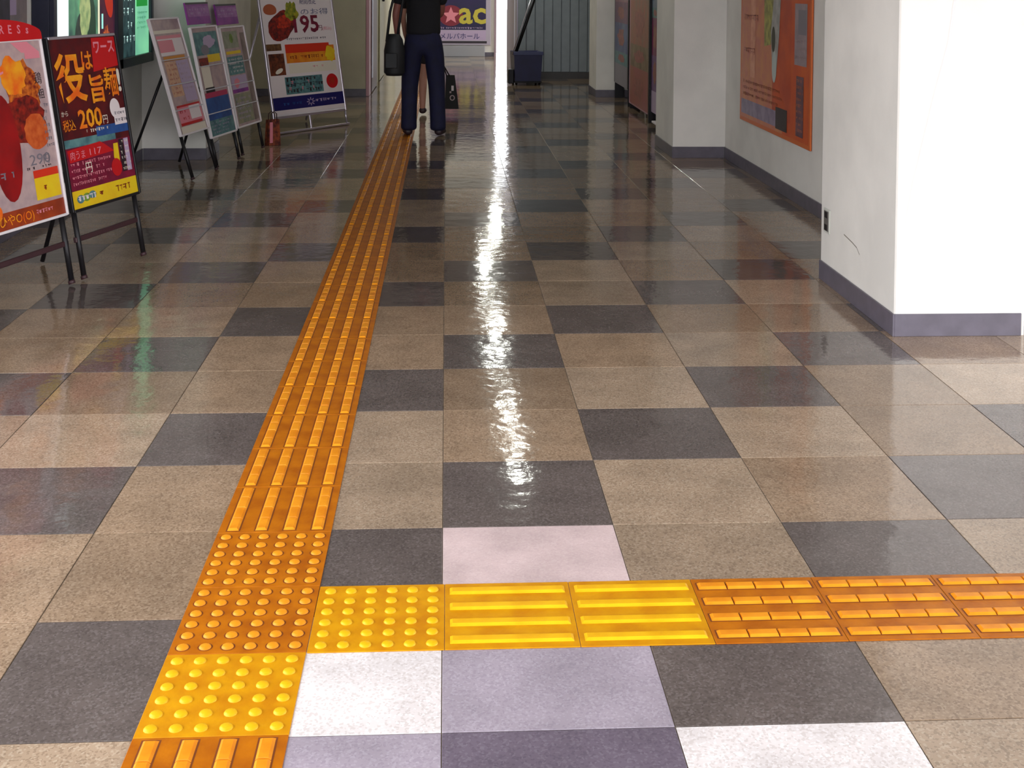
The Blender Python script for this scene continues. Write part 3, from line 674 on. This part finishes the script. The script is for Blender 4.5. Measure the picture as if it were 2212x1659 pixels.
# ------------------------------------------------------------------ ceiling downlights (mirrored in the floor; last pair added to light the far end)
lampm = mat('lamp_glow', (255, 250, 238), .5, emis=10)
ringm = mat('lamp_ring', (210, 210, 210), .4)
spots = [(.62, 10.4), (.6, 11.6), (.58, 14.1), (.57, 17.4), (.85, 20.8), (-.2, 22.6), (2.6, 22.8)]  # last pair has no floor reflection, added as extra light for the far corridor
def downlight(x, y, g_):
    t = thing('ceiling_lamp', 'small round ceiling downlight above the corridor floor', 'lamp', (x, y, 2.62), 0, g_)
    MB().tube([(0, 0, -.02), (0, 0, 0)], [.075, .085], ringm, 20).obj('housing', t)
    MB().tube([(0, 0, -.026), (0, 0, -.02)], [.055, .06], lampm, 20).obj('diffuser', t)
    l = bpy.data.lights.new('lamp_light', 'AREA'); l.shape = 'DISK'; l.size = .11; l.energy = 3.5 if y < 13 else 17; l.color = (.97, 1, .9)
    o = bpy.data.objects.new('lamp_light', l); o.location = (0, 0, -.03); o.parent = t; COL.objects.link(o)
    return t
places = ['mirrored as the nearest bright spot in the floor', 'mirrored as the second bright spot in the floor', 'above the floor between the second and third spots', 'above the floor just beyond the walking person',
          'above the floor before the purple sign', 'added above the plinth to light the corridor end', 'added unseen in the side passage to light the far end']
for (x, y), pl in zip(spots, places): downlight(x, y, 'round downlights in the corridor ceiling')['label'] = 'small round ceiling downlight '+pl

# ------------------------------------------------------------------ people
def skin_body(name, verts, edges, radii, m, parent, root, sub=2, label=None):
    me = bpy.data.meshes.new(name+'_cage'); me.from_pydata(verts, edges, [])
    o = bpy.data.objects.new(name+'_cage', me); COL.objects.link(o)
    mod = o.modifiers.new('skin', 'SKIN'); mod.use_smooth_shade = True
    lay = me.skin_vertices[0] if me.skin_vertices else None
    if lay is None:
        bm = bmesh.new(); bm.from_mesh(me); bm.verts.layers.skin.verify(); bm.to_mesh(me); bm.free(); lay = me.skin_vertices[0]
    for k, rr2 in enumerate(radii):
        lay.data[k].radius = rr2 if isinstance(rr2, tuple) else (rr2, rr2); lay.data[k].use_root = (k == root)
    sm = o.modifiers.new('sub', 'SUBSURF'); sm.levels = sub; sm.render_levels = sub
    bpy.context.view_layer.update()
    ev = o.evaluated_get(bpy.context.evaluated_depsgraph_get())
    nm = bpy.data.meshes.new_from_object(ev); nm.name = name
    bpy.data.objects.remove(o); nm.materials.clear(); nm.materials.append(m)
    for p in nm.polygons: p.use_smooth = True
    q = bpy.data.objects.new(name, nm); COL.objects.link(q); q.parent = parent
    if label: q['label'] = label
    return q

def person(root, k, skinm, shirt, trous, shoe, hairm, legs, arms, bare_legs=False, sleeve=.45, stride=.0):
    """root: Empty at the floor, facing +Y. legs: [(hip,knee,ankle,toe)] ; arms: [(shoulder,elbow,wrist,dir)]"""
    V, Ed, R = [], [], []
    def av(p, rr2): V.append(tuple(c*k for c in p)); R.append(tuple(a*k for a in rr2) if isinstance(rr2, tuple) else rr2*k); return len(V)-1
    def chain(i, pts):
        for p, rr2 in pts:
            j = av(p, rr2); Ed.append((i, j)); i = j
        return i
    pel = av((0, 0, .95), (.125, .09))
    waist = chain(pel, [((0, .005, 1.08), (.115, .08))])
    chest = chain(waist, [((0, .0, 1.27), (.135, .095)), ((0, -.01, 1.40), (.12, .08))])
    neck = chain(chest, [((0, -.005, 1.49), .052), ((0, .012, 1.55), .048)])
    chain(neck, [((0, .02, 1.60), (.066, .078)), ((0, .02, 1.67), (.076, .094)), ((0, .01, 1.72), (.06, .075))])
    for hip, knee, ank, toe in legs:
        i = chain(pel, [((hip[0], hip[1], .88), .085)])
        mk = tuple((a+b)/2 for a, b in zip(knee, ank))
        i = chain(i, [(knee, .052), ((mk[0], mk[1]-.012, mk[2]+.06), .05), (ank, .034)])
        chain(i, [((toe[0]*.4+ank[0]*.6, toe[1]*.4+ank[1]*.6, .04), (.034, .03)), (toe, (.03, .018))])
    for sh, el, wr, hd in arms:
        i = chain(chest, [((sh[0]*.6, sh[1], sh[2]), .06), (sh, .052)])
        i = chain(i, [(el, .038), (wr, .026)])
        wv, hv = Vector(wr), Vector(hd).normalized()
        side = Vector((0, 1, 0)) if abs(hv.y) < .8 else Vector((0, 0, 1))
        side = (side-hv*side.dot(hv)).normalized()
        palm = wv+hv*.055
        ip = chain(i, [(tuple(palm), (.024, .016))])
        curl = Vector((-math.copysign(1, sh[0]), 0, 0))*.5
        for q in range(4):
            b0 = wv+hv*.088+side*(.027-.018*q); ln = (.062, .072, .068, .052)[q]
            b1 = b0+(hv+curl*.5).normalized()*ln*.5; b2 = b1+(hv+curl*1.6).normalized()*ln*.5
            chain(ip, [(tuple(b0), .0098), (tuple(b1), .009), (tuple(b2), .0075)])
        b0 = wv+hv*.045+side*.032; chain(ip, [(tuple(b0), .011), (tuple(b0+(side*.6+hv).normalized()*.03), .0098), (tuple(b0+(side*.3+hv).normalized()*.055+curl*.02), .008)])
    body = skin_body('body', V, Ed, R, skinm, root, 0)
    # face: nose, eyes, mouth, ears joined as small child parts on the front (+Y)
    fm = MB()
    def ellip(mb, c, a, m, nu=14, nv=8):
        vs, fs = [], []
        for i in range(nv+1):
            for j in range(nu):
                t1, t2 = pi*i/nv, 2*pi*j/nu
                vs.append((c[0]*k+a[0]*k*sin(t1)*cos(t2), c[1]*k+a[1]*k*sin(t1)*sin(t2), c[2]*k+a[2]*k*cos(t1)))
        for i in range(nv):
            for j in range(nu): fs.append((i*nu+j, (i+1)*nu+j, (i+1)*nu+(j+1) % nu, i*nu+(j+1) % nu))
        mb.add(vs, fs, m, True)
    ellip(fm, (0, .112, 1.635), (.013, .018, .022), skinm); fm.obj('nose', root)
    for sx in (-1, 1):
        q = MB(); ellip(q, (sx*.077, .015, 1.64), (.01, .02, .03), skinm); q.obj('ear', root)
        q = MB(); ellip(q, (sx*.03, .098, 1.655), (.012, .008, .007), pblk); q.obj('eye', root)
    q = MB(); ellip(q, (0, .1, 1.60), (.024, .008, .006), P('lips', (150, 80, 76))); q.obj('mouth', root)
    # hair shell: crown and back of the head
    hm = MB(); nu, nv = 24, 12; vs, fs = [], []
    for i in range(nv+1):
        for j in range(nu):
            t1, t2 = pi*i/nv, 2*pi*j/nu; back_ = -sin(t2)
            zc = cos(t1); low = -.72 if back_ > -.2 else .25
            zz = max(zc, low)
            vs.append((k*.091*sin(t1)*cos(t2), k*(.008+.108*sin(t1)*sin(t2)), k*(1.668+.094*zz)))
    for i in range(nv):
        for j in range(nu): fs.append((i*nu+j, (i+1)*nu+j, (i+1)*nu+(j+1) % nu, i*nu+(j+1) % nu))
    hm.add(vs, fs, hairm, True); hm.obj('hair', root)
    # shirt
    V, Ed, R = [], [], []
    a = av((0, 0, 1.10), (.170, .118)); b = chain(a, [((0, 0, 1.27), (.175, .122)), ((0, -.01, 1.40), (.150, .10))])
    chain(b, [((0, -.005, 1.475), (.075, .068))]); chain(a, [((0, .0, .93), (.182, .128))])
    for sh, el, wr, hd in arms:
        e2 = tuple(p+(q-p)*sleeve*1.6 for p, q in zip(sh, el)) if sleeve < .9 else el
        i = chain(b, [((sh[0]*.62, sh[1], sh[2]+.005), .074), (sh, .072), (e2, .06)])
        if sleeve >= .9: chain(i, [(wr, .04)])
    skin_body('shirt', V, Ed, R, shirt, root, 0)
    # trousers / shorts
    V, Ed, R = [], [], []
    a = av((0, 0, .96), (.140, .108)); chain(a, [((0, 0, 1.03), (.130, .100))])
    for hip, knee, ank, toe in legs:
        i = chain(a, [((hip[0], hip[1], .84), (.112, .112))])
        if bare_legs:
            chain(i, [(tuple(p+(q-p)*.75 for p, q in zip((hip[0], hip[1], .84), knee)), .086)])
        else:
            mk = tuple((p+q)/2 for p, q in zip(knee, ank))
            chain(i, [(knee, .085), (mk, .079), ((ank[0], ank[1], .10), (.074, .078)), ((ank[0], ank[1]-.004, .045), (.078, .084))])
    skin_body('trousers' if not bare_legs else 'shorts', V, Ed, R, trous, root, 0)
    for hip, knee, ank, toe in legs:
        V, Ed, R = [], [], []
        a = av((ank[0], ank[1]-.03, .05), (.044, .044)); chain(a, [((ank[0]*.6+toe[0]*.4, ank[1]*.6+toe[1]*.4, .042), (.046, .038)), ((toe[0], toe[1]+.02, .034), (.044, .03))])
        skin_body('shoe', V, Ed, R, shoe, root, 0)
    return body

skin1 = mat('skin_tan', (142, 84, 74), .55); skin2 = mat('skin_light', (190, 138, 120), .55)
navj = mat('navy_jeans', (12, 14, 56), .8, var=.2, scale=14, bump=.2, bscale=40); blks = mat('black_shirt', (14, 12, 20), .85, bump=.2, bscale=25)
brs = mat('brown_shoe', (44, 26, 34), .5); hairm = mat('black_hair', (18, 15, 16), .6)
p1 = thing('person', 'person seen from behind in black top and navy jeans, walking away with a shoulder bag', 'person', (-.205, 11.62, 0), 0)
person(p1, 1.0, skin1, blks, navj, brs, hairm,
       [((-.09, 0), (-.125, .03, .48), (-.13, -.02, .075), (-.16, .14, .03)), ((.09, 0), (.125, .02, .48), (.14, -.05, .075), (.185, .11, .03))],
       [((-.19, -.01, 1.40), (-.255, -.02, 1.12), (-.235, .0, .90), (.1, .1, -1)), ((.165, -.01, 1.40), (.16, .09, 1.13), (.06, .24, 1.06), (-.5, .8, .1))])
# black shoulder bag
bg = thing('shoulder_bag', 'black shoulder bag hanging at the left side of the walking person', 'bag', (-.205, 11.62, 0))
bm_ = mat('bag_nylon', (24, 24, 30), .6, var=.2, scale=10)
V = []
bx = MB(); prof = [(-.33, .57, .075), (-.35, .60, .10), (-.35, .80, .10), (-.33, .90, .08), (-.30, .95, .05)]
vs = []; n_ = 12
for (xc, z, hw) in prof:
    for q in range(n_):
        t_ = 2*pi*q/n_; vs.append((-.26+hw*.95*cos(t_), -.165+.06*(hw/.08)**.5*sin(t_), z))
fs = [(i*n_+q, i*n_+(q+1) % n_, (i+1)*n_+(q+1) % n_, (i+1)*n_+q) for i in range(4) for q in range(n_)]+[tuple(range(n_))[::-1], tuple(4*n_+q for q in range(n_))]
bx.add(vs, fs, bm_, True).obj('body', bg)
MB().tube([(-.33, -.165, .88), (-.30, -.16, 1.15), (-.25, -.14, 1.36), (-.19, -.02, 1.49), (-.17, -.13, 1.38), (-.2, -.17, 1.15), (-.24, -.17, .88)], .013, bm_, 8).obj('strap', bg)
MB().box(-.34, -.23, -.236, -.222, .64, .78, bm_, .006).obj('pocket', bg)
# second person just ahead, mostly hidden
p2 = thing('person', 'person in shorts ahead of the walking figure, only a bare leg and dark shoe showing', 'person', (-.27, 13.45, .009), 0)
person(p2, .93, skin2, blks, mat('dark_shorts', (30, 28, 40), .8), brs, hairm,
       [((-.09, 0), (-.12, .03, .46), (-.13, .1, .075), (-.14, .24, .03)), ((.07, 0), (.035, .02, .46), (.03, -.06, .075), (.04, .09, .03))],
       [((-.18, -.01, 1.40), (-.2, .02, 1.12), (-.18, .12, .92), (.1, .6, -.8)), ((.17, -.01, 1.40), (.18, -.02, 1.12), (.16, .02, .88), (0, .1, -1))], bare_legs=True)
tb = thing('tote_bag', 'black tote bag with white print held low right of the jeans', 'bag', (.045, 13.42, 0))
tm = mat('tote_fabric', (18, 16, 18), .7)
MB().add([(-.05, -.045, .07), (.10, -.045, .07), (.10, .045, .07), (-.05, .045, .07), (-.04, -.02, .43), (.055, -.02, .43), (.055, .02, .43), (-.04, .02, .43), (-.045, -.05, .2), (.085, -.05, .2), (.085, .05, .2), (-.045, .05, .2)],
         [(0, 3, 2, 1), (0, 1, 9, 8), (1, 2, 10, 9), (2, 3, 11, 10), (3, 0, 8, 11), (8, 9, 5, 4), (9, 10, 6, 5), (10, 11, 7, 6), (11, 8, 4, 7), (4, 5, 6, 7)], tm).obj('body', tb)
pr = MB(); pr.ell(.03, .19, .028, .03, .052, pgp, n=14); pr.ell(.03, .19, .018, .02, .0526, tm, n=14); pr.rect(.02, .045, .265, .32, .047, pw_); pr.rect(.0, .02, .24, .26, .0495, pgp); pr.obj('print', tb)
for yy in (-.022, .022): MB().tube([(-.03, yy, .42), (-.09, yy*.8, .60), (-.165, yy*.4, .745), (-.09, yy*.8, .58), (.0, yy, .42)], .006, tm, 8).obj('handle', tb)
S.cycles.use_denoising = True
S.cycles.max_bounces = 8
